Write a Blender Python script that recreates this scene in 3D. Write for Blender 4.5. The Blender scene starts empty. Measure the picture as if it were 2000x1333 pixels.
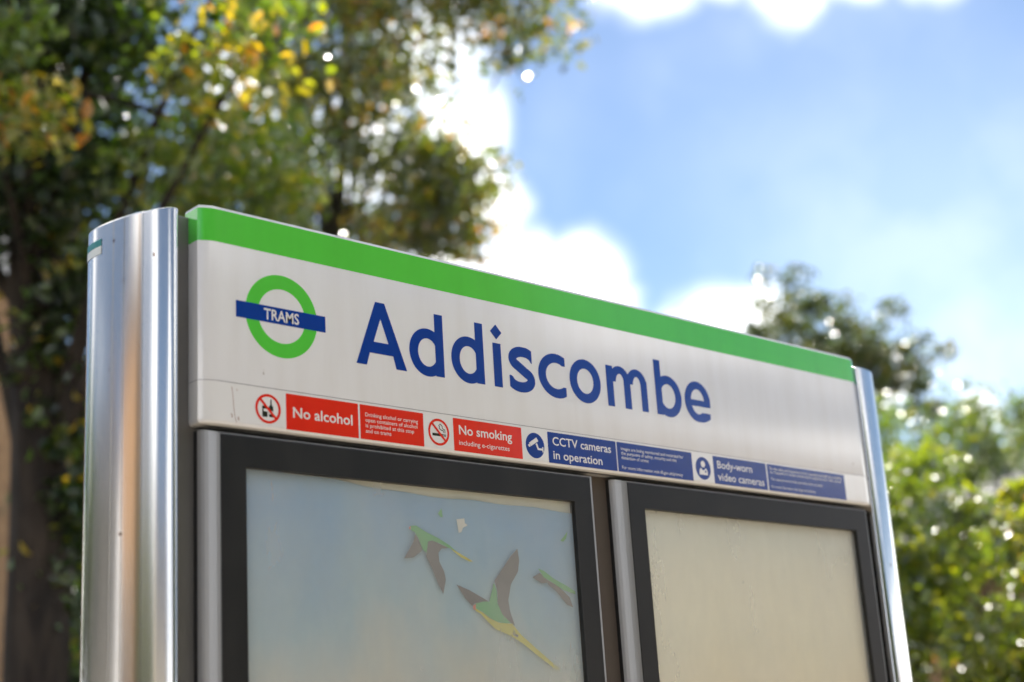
import bpy, math, random
import numpy as np
from mathutils import Vector, Matrix

rng = np.random.default_rng(7)
random.seed(7)
SC = bpy.context.scene
COL = SC.collection

# ------------------------------------------------------------------ camera
ZB = 2.084                                   # height of the header's lower edge
F_PX = 2890.85
CR = np.array([[0.72845719, 0.06112548, -0.68235899],
               [0.14532909, 0.95955636, 0.24110383],
               [0.66949950, -0.27480042, 0.69011242]])
CAM = Vector((-1.15623, -1.81590, ZB - 0.50413))
def w2(v): return Vector((v[0], v[2], -v[1]))          # sign axes (right, down, in) -> world
C_RIGHT, C_UP, C_FWD = w2(CR[0]), -w2(CR[1]), w2(CR[2])
def ray(px, py):
    return (C_RIGHT * ((px - 1000) / F_PX) - C_UP * ((py - 666.5) / F_PX) + C_FWD)
def P(px, py, depth):
    return CAM + ray(px, py) * depth

cam_data = bpy.data.cameras.new('camera')
cam = bpy.data.objects.new('camera', cam_data)
COL.objects.link(cam)
m3 = Matrix((C_RIGHT, C_UP, -C_FWD)).transposed()
cam.matrix_world = Matrix.Translation(CAM) @ m3.to_4x4()
cam_data.sensor_width = 36.0
cam_data.lens = F_PX / 2000 * 36.0
cam_data.clip_start = 0.05
cam_data.clip_end = 3000
cam_data.dof.use_dof = True
cam_data.dof.focus_distance = 2.54
cam_data.dof.aperture_fstop = 2.25
SC.camera = cam

# ------------------------------------------------------------------ sky, sun, exposure
SUN = Vector((0.576, 0.45, 0.682)).normalized()           # towards the sun
SUN_EL = math.asin(SUN.z)
SUN_AZ = math.atan2(SUN.x, SUN.y)
SKY_STRENGTH = 0.061
CLOUD = 1.55
NOFF = (8.0, 2.0, 5.0)  # noise shift chosen so the header mirrors blue above the added bank
world = bpy.data.worlds.new('World')
SC.world = world
world.use_nodes = True
wn, wl = world.node_tree.nodes, world.node_tree.links
wn.clear()
def N(tree, kind, **kw):
    n = tree.nodes.new(kind)
    for k, v in kw.items():
        if k.startswith('_'):
            n.inputs[int(k[1:])].default_value = v
        else:
            setattr(n, k, v)
    return n
wt = world.node_tree
w_out = N(wt, 'ShaderNodeOutputWorld')
sky = N(wt, 'ShaderNodeTexSky', sky_type='NISHITA', sun_disc=False, sun_elevation=SUN_EL,
        sun_rotation=SUN_AZ, air_density=1.0, dust_density=0.1, ozone_density=3.0)
bg_sky = N(wt, 'ShaderNodeBackground', _1=SKY_STRENGTH)
wl.new(sky.outputs[0], bg_sky.inputs[0])
bg_cl = N(wt, 'ShaderNodeBackground', _1=CLOUD)
tc = N(wt, 'ShaderNodeTexCoord')
DIR = tc.outputs['Generated']
n1 = N(wt, 'ShaderNodeTexNoise'); n1.inputs['Scale'].default_value = 9; n1.inputs['Detail'].default_value = 6
wl.new(DIR, n1.inputs['Vector'])
sub = N(wt, 'ShaderNodeVectorMath', operation='SUBTRACT'); sub.inputs[1].default_value = (.5, .5, .5)
wl.new(n1.outputs['Color'], sub.inputs[0])
scl = N(wt, 'ShaderNodeVectorMath', operation='SCALE'); scl.inputs['Scale'].default_value = 0.06
wl.new(sub.outputs[0], scl.inputs[0])
addv = N(wt, 'ShaderNodeVectorMath', operation='ADD')
wl.new(DIR, addv.inputs[0]); wl.new(scl.outputs[0], addv.inputs[1])
DW = addv.outputs[0]
CLOUDS = [  # cumulus heads: picture position and radius, turned into directions of the sky
    (900, 250, 150), (820, 120, 170), (960, 380, 130), (1020, 540, 140), (1150, 560, 140), (1210, 610, 110),
    (860, 560, 150), (700, 300, 180), (620, 560, 160), (480, 150, 150),
    (1400, 630, 115), (1480, 610, 85), (1350, 650, 90),
    (1270, -40, 135), (1400, -60, 115), (1520, -15, 125), (1650, -60, 120), (1800, -90, 130), (1180, -90, 150),
    (1750, 760, 60), (1930, 800, 80)]
prev = None
for (px, py, rp) in CLOUDS:
    c = ray(px, py).normalized()
    d = N(wt, 'ShaderNodeVectorMath', operation='DISTANCE'); d.inputs[1].default_value = c
    wl.new(DW, d.inputs[0])
    ma = N(wt, 'ShaderNodeMath', operation='MULTIPLY_ADD', _1=-F_PX / rp, _2=1.0)
    wl.new(d.outputs['Value'], ma.inputs[0])
    if prev is not None:
        mx = N(wt, 'ShaderNodeMath', operation='MAXIMUM')
        wl.new(prev, mx.inputs[0]); wl.new(ma.outputs[0], mx.inputs[1]); prev = mx.outputs[0]
    else:
        prev = ma.outputs[0]
mr = N(wt, 'ShaderNodeMapRange', interpolation_type='SMOOTHSTEP'); mr.inputs[1].default_value = -0.16; mr.inputs[2].default_value = 0.80
wl.new(prev, mr.inputs[0])
mrp = N(wt, 'ShaderNodeMath', operation='POWER', _1=2.4); wl.new(mr.outputs[0], mrp.inputs[0])
# the rest of the sky: the same broken cumulus from a noise field
nz = N(wt, 'ShaderNodeTexNoise'); nz.inputs['Scale'].default_value = 3.2; nz.inputs['Detail'].default_value = 7
nz.inputs['Roughness'].default_value = 0.52
nzo = N(wt, 'ShaderNodeVectorMath', operation='ADD'); nzo.inputs[1].default_value = NOFF
wl.new(DIR, nzo.inputs[0]); wl.new(nzo.outputs[0], nz.inputs['Vector'])
mr2 = N(wt, 'ShaderNodeMapRange', interpolation_type='SMOOTHSTEP'); mr2.inputs[1].default_value = 0.50; mr2.inputs[2].default_value = 0.60
sepd = N(wt, 'ShaderNodeSeparateXYZ'); wl.new(DIR, sepd.inputs[0])
hor = N(wt, 'ShaderNodeMapRange', interpolation_type='SMOOTHSTEP'); hor.inputs[1].default_value = 0.225; hor.inputs[2].default_value = 0.175
hor.inputs[3].default_value = 0.0; hor.inputs[4].default_value = 0.20          # unseen low cloud bank added for glare on the header
wl.new(sepd.outputs[2], hor.inputs[0])
addn = N(wt, 'ShaderNodeMath', operation='ADD'); wl.new(nz.outputs[0], addn.inputs[0]); wl.new(hor.outputs[0], addn.inputs[1])
wl.new(addn.outputs[0], mr2.inputs[0])
dcone = N(wt, 'ShaderNodeVectorMath', operation='DISTANCE'); dcone.inputs[1].default_value = ray(1150, 500).normalized()
wl.new(DIR, dcone.inputs[0])
mr3 = N(wt, 'ShaderNodeMapRange', interpolation_type='SMOOTHSTEP'); mr3.inputs[1].default_value = 0.42; mr3.inputs[2].default_value = 0.55
wl.new(dcone.outputs['Value'], mr3.inputs[0])
mul = N(wt, 'ShaderNodeMath', operation='MULTIPLY'); wl.new(mr2.outputs[0], mul.inputs[0]); wl.new(mr3.outputs[0], mul.inputs[1])
mxa = N(wt, 'ShaderNodeMath', operation='MAXIMUM'); wl.new(mrp.outputs[0], mxa.inputs[0]); wl.new(mul.outputs[0], mxa.inputs[1])
# thin veil
nv = N(wt, 'ShaderNodeTexNoise'); nv.inputs['Scale'].default_value = 4.5; nv.inputs['Detail'].default_value = 4
wl.new(DIR, nv.inputs['Vector'])
mrv = N(wt, 'ShaderNodeMapRange', interpolation_type='SMOOTHSTEP'); mrv.inputs[1].default_value = 0.42; mrv.inputs[2].default_value = 0.75
mrv.inputs[4].default_value = 0.07
wl.new(nv.outputs[0], mrv.inputs[0])
mxb = N(wt, 'ShaderNodeMath', operation='MAXIMUM'); wl.new(mxa.outputs[0], mxb.inputs[0]); wl.new(mrv.outputs[0], mxb.inputs[1])
for (px, py, rp, am) in ((1820, 480, 620, .11), (1560, 330, 420, .05), (1950, 720, 420, .16)):     # thin high veil towards the horizon haze
    dv = N(wt, 'ShaderNodeVectorMath', operation='DISTANCE'); dv.inputs[1].default_value = ray(px, py).normalized()
    wl.new(DW, dv.inputs[0])
    mv = N(wt, 'ShaderNodeMapRange', interpolation_type='SMOOTHSTEP'); mv.inputs[1].default_value = rp / F_PX; mv.inputs[2].default_value = 0.0
    mv.inputs[3].default_value = 0.0; mv.inputs[4].default_value = am
    wl.new(dv.outputs['Value'], mv.inputs[0])
    mxv = N(wt, 'ShaderNodeMath', operation='MAXIMUM'); wl.new(mxb.outputs[0], mxv.inputs[0]); wl.new(mv.outputs[0], mxv.inputs[1]); mxb = mxv
ncl = N(wt, 'ShaderNodeTexNoise'); ncl.inputs['Scale'].default_value = 14; ncl.inputs['Detail'].default_value = 5
wl.new(DIR, ncl.inputs['Vector'])
mcl = N(wt, 'ShaderNodeMapRange'); mcl.inputs[1].default_value = .38; mcl.inputs[2].default_value = .62
wl.new(ncl.outputs[0], mcl.inputs[0])
ccl = N(wt, 'ShaderNodeMix', data_type='RGBA'); ccl.inputs[6].default_value = (.62, .66, .72, 1); ccl.inputs[7].default_value = (1.0, .985, .96, 1)
wl.new(mcl.outputs[0], ccl.inputs[0]); wl.new(ccl.outputs[2], bg_cl.inputs[0])
mixw = N(wt, 'ShaderNodeMixShader')
wl.new(mxb.outputs[0], mixw.inputs[0]); wl.new(bg_sky.outputs[0], mixw.inputs[1]); wl.new(bg_cl.outputs[0], mixw.inputs[2])
wl.new(mixw.outputs[0], w_out.inputs[0])

sun_data = bpy.data.lights.new('sun', 'SUN')
sun_data.energy = 4.0
sun_data.angle = math.radians(0.53)
sun_data.color = (1.0, 0.94, 0.85)
sun = bpy.data.objects.new('sun', sun_data)
sun.rotation_euler = (-SUN).to_track_quat('-Z', 'Y').to_euler()
sun.location = SUN * 30
COL.objects.link(sun)

vs = SC.view_settings
vs.view_transform = 'Standard'; vs.look = 'None'; vs.gamma = 1.0; vs.use_curve_mapping = False
vs.exposure = 1.22
SC.cycles.use_denoising = True
try: SC.cycles.denoiser = 'OPENIMAGEDENOISE'
except Exception: pass
SC.cycles.max_bounces = 5
SC.cycles.diffuse_bounces = 2
SC.cycles.use_adaptive_sampling = True
SC.cycles.adaptive_threshold = 0.025
SC.cycles.glossy_bounces = 3
SC.cycles.transparent_max_bounces = 8
SC.cycles.sample_clamp_indirect = 8.0
SC.cycles.caustics_reflective = False

# ------------------------------------------------------------------ helpers
def link(name, me, parent=None, loc=None):
    o = bpy.data.objects.new(name, me)
    COL.objects.link(o)
    if parent is not None: o.parent = parent
    if loc is not None: o.location = loc
    return o
def mesh(name, verts, faces, mat=None, parent=None, smooth=False, loc=None):
    me = bpy.data.meshes.new(name)
    me.from_pydata([tuple(v) for v in verts], [], faces)
    if mat: me.materials.append(mat)
    if smooth: me.polygons.foreach_set('use_smooth', [True] * len(me.polygons))
    me.update()
    return link(name, me, parent, loc)
def empty(name, loc=(0, 0, 0)):
    return link(name, None, None, loc)
def tag(o, label=None, cat=None, group=None, kind=None):
    for k, v in (('label', label), ('category', cat), ('group', group), ('kind', kind)):
        if v: o[k] = v
    return o
def box_data(x0, x1, y0, y1, z0, z1):
    v = [(x, y, z) for z in (z0, z1) for y in (y0, y1) for x in (x0, x1)]
    f = [(0, 2, 3, 1), (4, 5, 7, 6), (0, 1, 5, 4), (2, 6, 7, 3), (0, 4, 6, 2), (1, 3, 7, 5)]
    return v, f
def box(name, x0, x1, y0, y1, z0, z1, mat, parent=None):
    v, f = box_data(x0, x1, y0, y1, z0, z1)
    return mesh(name, v, f, mat, parent)
def bevel_box(name, x0, x1, y0, y1, z0, z1, mat, parent=None, b=0.003):
    o = box(name, x0, x1, y0, y1, z0, z1, mat, parent)
    md = o.modifiers.new('bevel', 'BEVEL'); md.width = b; md.segments = 2
    return o

# ------------------------------------------------------------------ materials
MATS = {}
def principled(name, color, rough=0.5, metal=0.0, **kw):
    m = bpy.data.materials.new(name); m.use_nodes = True
    b = m.node_tree.nodes['Principled BSDF']
    b.inputs['Base Color'].default_value = (*color, 1)
    b.inputs['Roughness'].default_value = rough
    b.inputs['Metallic'].default_value = metal
    for k, v in kw.items(): b.inputs[k].default_value = v
    MATS[name] = m
    return m
def vary(m, c1, c2, scale=6.0, detail=5.0, stretch=(1, 1, 1), lo=0.35, hi=0.65, rough=None):
    """two-tone procedural variation of the base colour (and roughness)"""
    t = m.node_tree; b = t.nodes['Principled BSDF']
    co = N(t, 'ShaderNodeTexCoord'); mp = N(t, 'ShaderNodeMapping'); mp.inputs['Scale'].default_value = stretch
    no = N(t, 'ShaderNodeTexNoise'); no.inputs['Scale'].default_value = scale; no.inputs['Detail'].default_value = detail
    t.links.new(co.outputs['Object'], mp.inputs[0]); t.links.new(mp.outputs[0], no.inputs['Vector'])
    r = N(t, 'ShaderNodeMapRange'); r.inputs[1].default_value = lo; r.inputs[2].default_value = hi
    t.links.new(no.outputs[0], r.inputs[0])
    mix = N(t, 'ShaderNodeMix', data_type='RGBA')
    mix.inputs[6].default_value = (*c1, 1); mix.inputs[7].default_value = (*c2, 1)
    t.links.new(r.outputs[0], mix.inputs[0]); t.links.new(mix.outputs[2], b.inputs['Base Color'])
    if rough:
        rr = N(t, 'ShaderNodeMapRange'); rr.inputs[3].default_value = rough[0]; rr.inputs[4].default_value = rough[1]
        t.links.new(no.outputs[0], rr.inputs[0]); t.links.new(rr.outputs[0], b.inputs['Roughness'])
    return m
def bump(m, scale, strength, dist=0.001, detail=3.0, stretch=(1, 1, 1)):
    t = m.node_tree; b = t.nodes['Principled BSDF']
    co = N(t, 'ShaderNodeTexCoord'); mp = N(t, 'ShaderNodeMapping'); mp.inputs['Scale'].default_value = stretch
    no = N(t, 'ShaderNodeTexNoise'); no.inputs['Scale'].default_value = scale; no.inputs['Detail'].default_value = detail
    bp = N(t, 'ShaderNodeBump'); bp.inputs['Strength'].default_value = strength; bp.inputs['Distance'].default_value = dist
    t.links.new(co.outputs['Object'], mp.inputs[0]); t.links.new(mp.outputs[0], no.inputs['Vector'])
    t.links.new(no.outputs[0], bp.inputs['Height']); t.links.new(bp.outputs[0], b.inputs['Normal'])
    return m
def spots(m, color, scale=30, thr=0.72, wide=0.03):
    """sparse dirt specks over whatever feeds the base colour"""
    t = m.node_tree; b = t.nodes['Principled BSDF']
    co = N(t, 'ShaderNodeTexCoord'); no = N(t, 'ShaderNodeTexNoise'); no.inputs['Scale'].default_value = scale; no.inputs['Detail'].default_value = 2
    t.links.new(co.outputs['Object'], no.inputs['Vector'])
    r = N(t, 'ShaderNodeMapRange'); r.inputs[1].default_value = thr; r.inputs[2].default_value = thr + wide
    t.links.new(no.outputs[0], r.inputs[0])
    mix = N(t, 'ShaderNodeMix', data_type='RGBA'); mix.inputs[7].default_value = (*color, 1)
    src = b.inputs['Base Color'].links
    if src: t.links.new(src[0].from_socket, mix.inputs[6])
    else: mix.inputs[6].default_value = b.inputs['Base Color'].default_value
    t.links.new(r.outputs[0], mix.inputs[0]); t.links.new(mix.outputs[2], b.inputs['Base Color'])
    return m

PEEL = dict(scale=260, strength=0.10, dist=0.0012, detail=2.0)
def vinyl(name, c, rough=0.13, ior=1.75):
    c2 = tuple(x * k for x, k in zip(c, (0.95, 0.94, 0.925)))
    m = principled(name, c, rough, 0.0, **{'IOR': ior})
    vary(m, c, c2, 16, 7, (1.6, 1, .22), .42, .72)
    bump(m, **PEEL)
    return m
M_white = vinyl('white_vinyl', (0.82, 0.82, 0.825)); spots(M_white, (0.42, 0.38, 0.34), 42, 0.755, 0.03)
M_film = vinyl('strip_film', (0.83, 0.825, 0.815)); spots(M_film, (0.42, 0.38, 0.34), 55, 0.76, 0.03)
M_green = vinyl('green_vinyl', (0.095, 0.62, 0.06))
M_blue = vinyl('blue_vinyl', (0.002, 0.042, 0.31), .13, 1.6)
M_navy = vinyl('navy_vinyl', (0.006, 0.040, 0.26), .15, 1.48)
M_red = vinyl('red_vinyl', (0.78, 0.022, 0.012))
M_black = vinyl('black_vinyl', (0.02, 0.02, 0.02))
M_print = vinyl('print_white', (0.82, 0.80, 0.78))
M_line = principled('seam_grime', (0.30, 0.29, 0.30), 0.6)
M_scuff = principled('scuff', (0.40, 0.27, 0.23), 0.7)
M_steel = principled('polished_steel', (0.66, 0.65, 0.64), 0.13, 1.0)
vary(M_steel, (0.73, 0.705, 0.67), (0.58, 0.555, 0.525), 5, 6, (1, 1, 0.25), 0.35, 0.7, (0.11, 0.27))
spots(M_steel, (0.28, 0.22, 0.19), 34, 0.71, 0.03)
bump(M_steel, 40, 0.05, 0.001, 2, (1, 1, 0.05))
M_alu = principled('grey_aluminium', (0.34, 0.34, 0.34), 0.42, 0.55); bump(M_alu, 300, 0.05, 0.0006, 2)
M_core = principled('channel_grey', (0.22, 0.215, 0.205), 0.42, 0.5); vary(M_core, (0.24, 0.235, 0.225), (0.17, 0.16, 0.15), 4, 5, (1, 1, .4))
M_gap = principled('gap_panel', (0.10, 0.08, 0.065), 0.6, 0.2)
M_frame = principled('black_powder_coat', (0.022, 0.022, 0.022), 0.42, 0, **{'Specular IOR Level': .34}); bump(M_frame, 420, 0.18, 0.0008, 2)
vary(M_frame, (0.010, 0.010, 0.010), (0.018, 0.0175, 0.016), 14, 6, (1, 1, .4), .4, .7, (0.36, 0.55))
M_gasket = principled('black_gasket', (0.012, 0.012, 0.012), 0.6)
M_screw = principled('screw_steel', (0.55, 0.42, 0.30), 0.35, 1.0)
M_sticker = principled('teal_sticker', (0.0, 0.20, 0.20), 0.35)
M_stickw = principled('sticker_white', (0.70, 0.74, 0.72), 0.35)

# ------------------------------------------------------------------ flat print helpers (sheet normals face -y)
PRINT_OFF = 0.00018
def sheet(name, pts, lvl, mat, parent, base=0.0):
    y = base - PRINT_OFF * lvl
    return mesh(name, [(p[0], y, ZB + p[1]) for p in pts], [tuple(range(len(pts)))], mat, parent)
def rrect(u0, u1, z0, z1, r=0.002, n=4):
    pts = []
    for cx, cz, a0 in ((u1 - r, z1 - r, 0), (u0 + r, z1 - r, 90), (u0 + r, z0 + r, 180), (u1 - r, z0 + r, 270)):
        for k in range(n + 1):
            a = math.radians(a0 + 90 * k / n); pts.append((cx + r * math.cos(a), cz + r * math.sin(a)))
    return pts
def disc_pts(cu, cz, r, n=48, rz=None):
    rz = rz or r
    return [(cu + r * math.cos(2 * math.pi * k / n), cz + rz * math.sin(2 * math.pi * k / n)) for k in range(n)]
def ring(name, cu, cz, ro, ri, lvl, mat, parent, n=72):
    y = -PRINT_OFF * lvl
    v = [(p[0], y, ZB + p[1]) for p in disc_pts(cu, cz, ro, n) + disc_pts(cu, cz, ri, n)]
    f = [(k, (k + 1) % n, n + (k + 1) % n, n + k) for k in range(n)]
    return mesh(name, v, f, mat, parent)
def curve_to_mesh(cu, name, fn, mat, parent):
    tmp = bpy.data.objects.new('tmp', cu)
    me = bpy.data.meshes.new_from_object(tmp)
    bpy.data.objects.remove(tmp)
    co = np.empty(len(me.vertices) * 3, dtype=np.float32); me.vertices.foreach_get('co', co)
    co = fn(co.reshape(-1, 3)); me.vertices.foreach_set('co', co.astype(np.float32).ravel())
    me.materials.clear(); me.materials.append(mat); me.update(); me.name = name
    return link(name, me, parent)
def text(name, body, u0, u1, zbase, cap, mat, parent, lvl=3, bold=0.0, base=0.0):
    cu = bpy.data.curves.new(name, 'FONT'); cu.body = body; cu.size = 1.0; cu.offset = bold
    cu.resolution_u = 3; cu.fill_mode = 'FRONT'
    def fn(co):
        x0, x1 = co[:, 0].min(), co[:, 0].max()
        s = (u1 - u0) / (x1 - x0); sz = cap / CAP_H
        return np.stack([u0 + (co[:, 0] - x0) * s, np.full(len(co), base - PRINT_OFF * lvl), ZB + zbase + co[:, 1] * sz], 1)
    o = curve_to_mesh(cu, name, fn, mat, parent)
    bpy.data.curves.remove(cu)
    return o
def cap_height():
    cu = bpy.data.curves.new('probe', 'FONT'); cu.body = 'H'; cu.size = 1.0; cu.fill_mode = 'FRONT'
    tmp = bpy.data.objects.new('tmp', cu); me = bpy.data.meshes.new_from_object(tmp)
    h = max(v.co.y for v in me.vertices); bpy.data.objects.remove(tmp); bpy.data.meshes.remove(me); bpy.data.curves.remove(cu)
    return h
CAP_H = cap_height()

# outlines traced round an implicit shape (negative inside): marching squares, then a filled 2-D curve
def contours(fn, x0, x1, z0, z1, h):
    nx, nz_ = int((x1 - x0) / h) + 2, int((z1 - z0) / h) + 2
    xs = x0 + h * np.arange(nx); zs = z0 + h * np.arange(nz_)
    X, Z = np.meshgrid(xs, zs, indexing='ij'); V = fn(X, Z)
    seg = {}
    inside = V < 0
    def ex(i, j): t = V[i, j] / (V[i, j] - V[i + 1, j]); return (xs[i] + t * h, zs[j])
    def ez(i, j): t = V[i, j] / (V[i, j] - V[i, j + 1]); return (xs[i], zs[j] + t * h)
    mixed = (inside[:-1, :-1].astype(int) + inside[1:, :-1] + inside[:-1, 1:] + inside[1:, 1:])
    pts = {}
    for i, j in zip(*np.where((mixed > 0) & (mixed < 4))):
        a, b, c, d = inside[i, j], inside[i + 1, j], inside[i + 1, j + 1], inside[i, j + 1]
        E = []
        if a != b: E.append((('x', i, j), b)); pts[('x', i, j)] = ex(i, j)
        if b != c: E.append((('z', i + 1, j), c)); pts[('z', i + 1, j)] = ez(i + 1, j)
        if c != d: E.append((('x', i, j + 1), d)); pts[('x', i, j + 1)] = ex(i, j + 1)
        if d != a: E.append((('z', i, j), a)); pts[('z', i, j)] = ez(i, j)
        keys = [e[0] for e in E]
        prs = [(keys[0], keys[1])] if len(keys) == 2 else [(keys[0], keys[1]), (keys[2], keys[3])]
        for p, q in prs:
            seg.setdefault(p, []).append(q); seg.setdefault(q, []).append(p)
    loops = []; seen = set()
    for s in list(seg):
        if s in seen: continue
        loop = [s]; seen.add(s); cur = s
        while True:
            nxt = [q for q in seg[cur] if q not in seen]
            if not nxt: break
            cur = nxt[0]; seen.add(cur); loop.append(cur)
        if len(loop) > 5: loops.append([pts[k] for k in loop])
    return loops
def glyph(name, fn, x0, x1, z0, z1, mat, parent, lvl=2, h=0.0007):
    cu = bpy.data.curves.new(name, 'CURVE'); cu.dimensions = '2D'; cu.fill_mode = 'FRONT'
    for lp in contours(fn, x0 - .004, x1 + .004, z0 - .004, z1 + .004, h):
        sp = cu.splines.new('POLY'); sp.points.add(len(lp) - 1); sp.use_cyclic_u = True
        sp.points.foreach_set('co', [c for p in lp for c in (p[0], p[1], 0, 1)])
    o = curve_to_mesh(cu, name, lambda co: np.stack([co[:, 0], np.full(len(co), -PRINT_OFF * lvl), ZB + co[:, 1]], 1), mat, parent)
    bpy.data.curves.remove(cu)
    return o
# implicit shape algebra
def rect(a, b, c, d): return lambda x, z: np.maximum(np.maximum(a - x, x - b), np.maximum(c - z, z - d))
def ell(cx, cz, rx, rz): return lambda x, z: (np.sqrt(((x - cx) / rx) ** 2 + ((z - cz) / rz) ** 2) - 1) * min(rx, rz)
def uni(*fs): return lambda x, z: np.minimum.reduce([f(x, z) for f in fs])
def inter(*fs): return lambda x, z: np.maximum.reduce([f(x, z) for f in fs])
def cut(f, *gs): return lambda x, z: np.maximum.reduce([f(x, z)] + [-g(x, z) for g in gs])
def poly(*pts):
    """convex polygon, counter-clockwise"""
    def fn(x, z):
        v = None
        for (ax, az), (bx, bz) in zip(pts, pts[1:] + pts[:1]):
            L = math.hypot(bx - ax, bz - az); d = ((bz - az) * (x - ax) - (bx - ax) * (z - az)) / L
            v = d if v is None else np.maximum(v, d)
        return v
    return fn
def stroke(pts, r):
    def fn(x, z):
        v = np.full(x.shape, 9.0)
        for (ax, az), (bx, bz) in zip(pts[:-1], pts[1:]):
            L2 = (bx - ax) ** 2 + (bz - az) ** 2 + 1e-12
            t = np.clip(((x - ax) * (bx - ax) + (z - az) * (bz - az)) / L2, 0, 1)
            v = np.minimum(v, np.hypot(x - ax - t * (bx - ax), z - az - t * (bz - az)))
        return v - r
    return fn

# ------------------------------------------------------------------ ground and platform
M_ground = principled('asphalt', (0.06, 0.06, 0.06), 0.9); vary(M_ground, (0.07, 0.068, 0.064), (0.045, 0.045, 0.045), 3, 8)
M_paver = principled('concrete_paver', (0.42, 0.39, 0.35), 0.8); vary(M_paver, (0.50, 0.41, 0.30), (0.40, 0.33, 0.25), 2.5, 7); bump(M_paver, 60, 0.3, 0.002)
M_joint = principled('paving_joint', (0.20, 0.18, 0.16), 0.9)
M_kerb = principled('kerb_stone', (0.45, 0.44, 0.42), 0.75); vary(M_kerb, (0.48, 0.47, 0.45), (0.36, 0.35, 0.33), 5, 6)
tag(box('ground', -400, 400, -400, 400, -0.4, -0.25, M_ground), kind='structure')
plat = tag(box('platform', -9, 11, -5.0, 3.2, -0.248, -0.004, M_joint), kind='structure')
pm = bpy.data.meshes.new('paving_slab')
v, f = box_data(-.297, .297, -.297, .297, -.03, 0); pm.from_pydata(v, [], f); pm.materials.append(M_paver); pm.update()
for i in range(13):                                       # slabs round the sign
    for j in range(9):
        o = link('paving_slab', pm, plat, (-3.3 + .6 * i, -3.3 + .6 * j, rng.uniform(-.002, .002)))
allv, allf = [], []
for i in range(33):
    for j in range(13):
        x, y = -8.7 + .6 * i, -4.5 + .6 * j
        if -3.5 < x < 4.1 and -3.5 < y < 1.7: continue
        v, f = box_data(x - .297, x + .297, y - .297, y + .297, -.03, rng.uniform(-.002, .002))
        allf += [tuple(k + len(allv) for k in q) for q in f]; allv += v
tag(mesh('outer_paving', allv, allf, M_paver, plat), kind='stuff')
for i in range(20):
    bevel_box('kerb_stone', -9 + i + .004, -8 + i - .004, -5.32, -5.004, -0.248, 0.0, M_kerb, plat, .012)

# ------------------------------------------------------------------ the tram stop sign
sign = tag(empty('tram_stop_sign', (0, 0, 0)),
           'tram stop sign with green topped white name header, steel posts and two poster cases', 'sign')
HT = 0.3426
# plan outline of the header pan: side, rounded shoulder, flat front, shoulder, side
def header_profile(off=0.0, d=0.045):
    L = [(-0.0300, d), (-0.0303, 0.0105)]
    arc = []
    for k in range(13):
        t = k / 12.0
        arc.append((-0.0303 + 0.0303 * t, 0.0105 * (1 - t) ** 2.1))
    L += arc[1:]
    Rr = [(1.667 - p[0], p[1]) for p in reversed(L)]
    pr = L + Rr
    if off == 0: return pr
    out = []
    for i, p in enumerate(pr):
        a, b = pr[max(0, i - 1)], pr[min(len(pr) - 1, i + 1)]
        tx, ty = b[0] - a[0], b[1] - a[1]; l = math.hypot(tx, ty)
        out.append((p[0] + off * ty / l, p[1] - off * tx / l))
    return out
def loft(name, rings, mat, parent, cap0=False, cap1=False, smooth=True):
    n = len(rings[0]); v = [p for r in rings for p in r]; f = []
    for k in range(len(rings) - 1):
        for i in range(n - 1):
            a = k * n + i; f.append((a, a + 1, a + n + 1, a + n))
    if cap0: f.append(tuple(reversed(range(n))))
    if cap1: f.append(tuple(range((len(rings) - 1) * n, len(rings) * n)))
    o = mesh(name, v, f, mat, parent)
    if smooth:
        o.data.polygons.foreach_set('use_smooth', [len(p.vertices) == 4 for p in o.data.polygons])
        md = o.modifiers.new('sharp', 'EDGE_SPLIT'); md.split_angle = math.radians(28)
    return o
def prof3(off, z): return [(p[0], p[1], ZB + z) for p in header_profile(off)]
rings = [prof3(-.012, 0.0), prof3(-.0055, 0.0006), prof3(-.002, 0.0022), prof3(-.0004, 0.005), prof3(0, 0.0075), prof3(0, HT - .006),
         prof3(-.0006, HT - .0035), prof3(-.0022, HT - .0013), prof3(-.005, HT)]
header = loft('header_panel', rings, M_white, sign, True, True)
def wrap(name, z0, z1, lvl, mat, i0=0, i1=None):
    a = [(p[0], p[1], ZB + z0) for p in header_profile(PRINT_OFF * lvl, .0448)][i0:i1]
    b = [(p[0], p[1], ZB + z1) for p in header_profile(PRINT_OFF * lvl, .0448)][i0:i1]
    return loft(name, [a, b], mat, header)
wrap('green_band', 0.284, HT - .0062, 1, M_green)
wrap('notice_strip', 0.0078, 0.0655, 1, M_film)
wrap('seam_line', 0.0657, 0.0667, 1.5, M_line)
# roundel
ring('roundel_ring', .1131, .1838, .0668, .0437, 1, M_green, header)
sheet('roundel_bar', [(.0297, .1704), (.1960, .1704), (.1960, .1968), (.0297, .1968)], 2, M_blue, header)
text('roundel_lettering', 'TRAMS', .0800, .1450, .1752, .0168, M_print, header, 3, 0.018)
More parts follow.
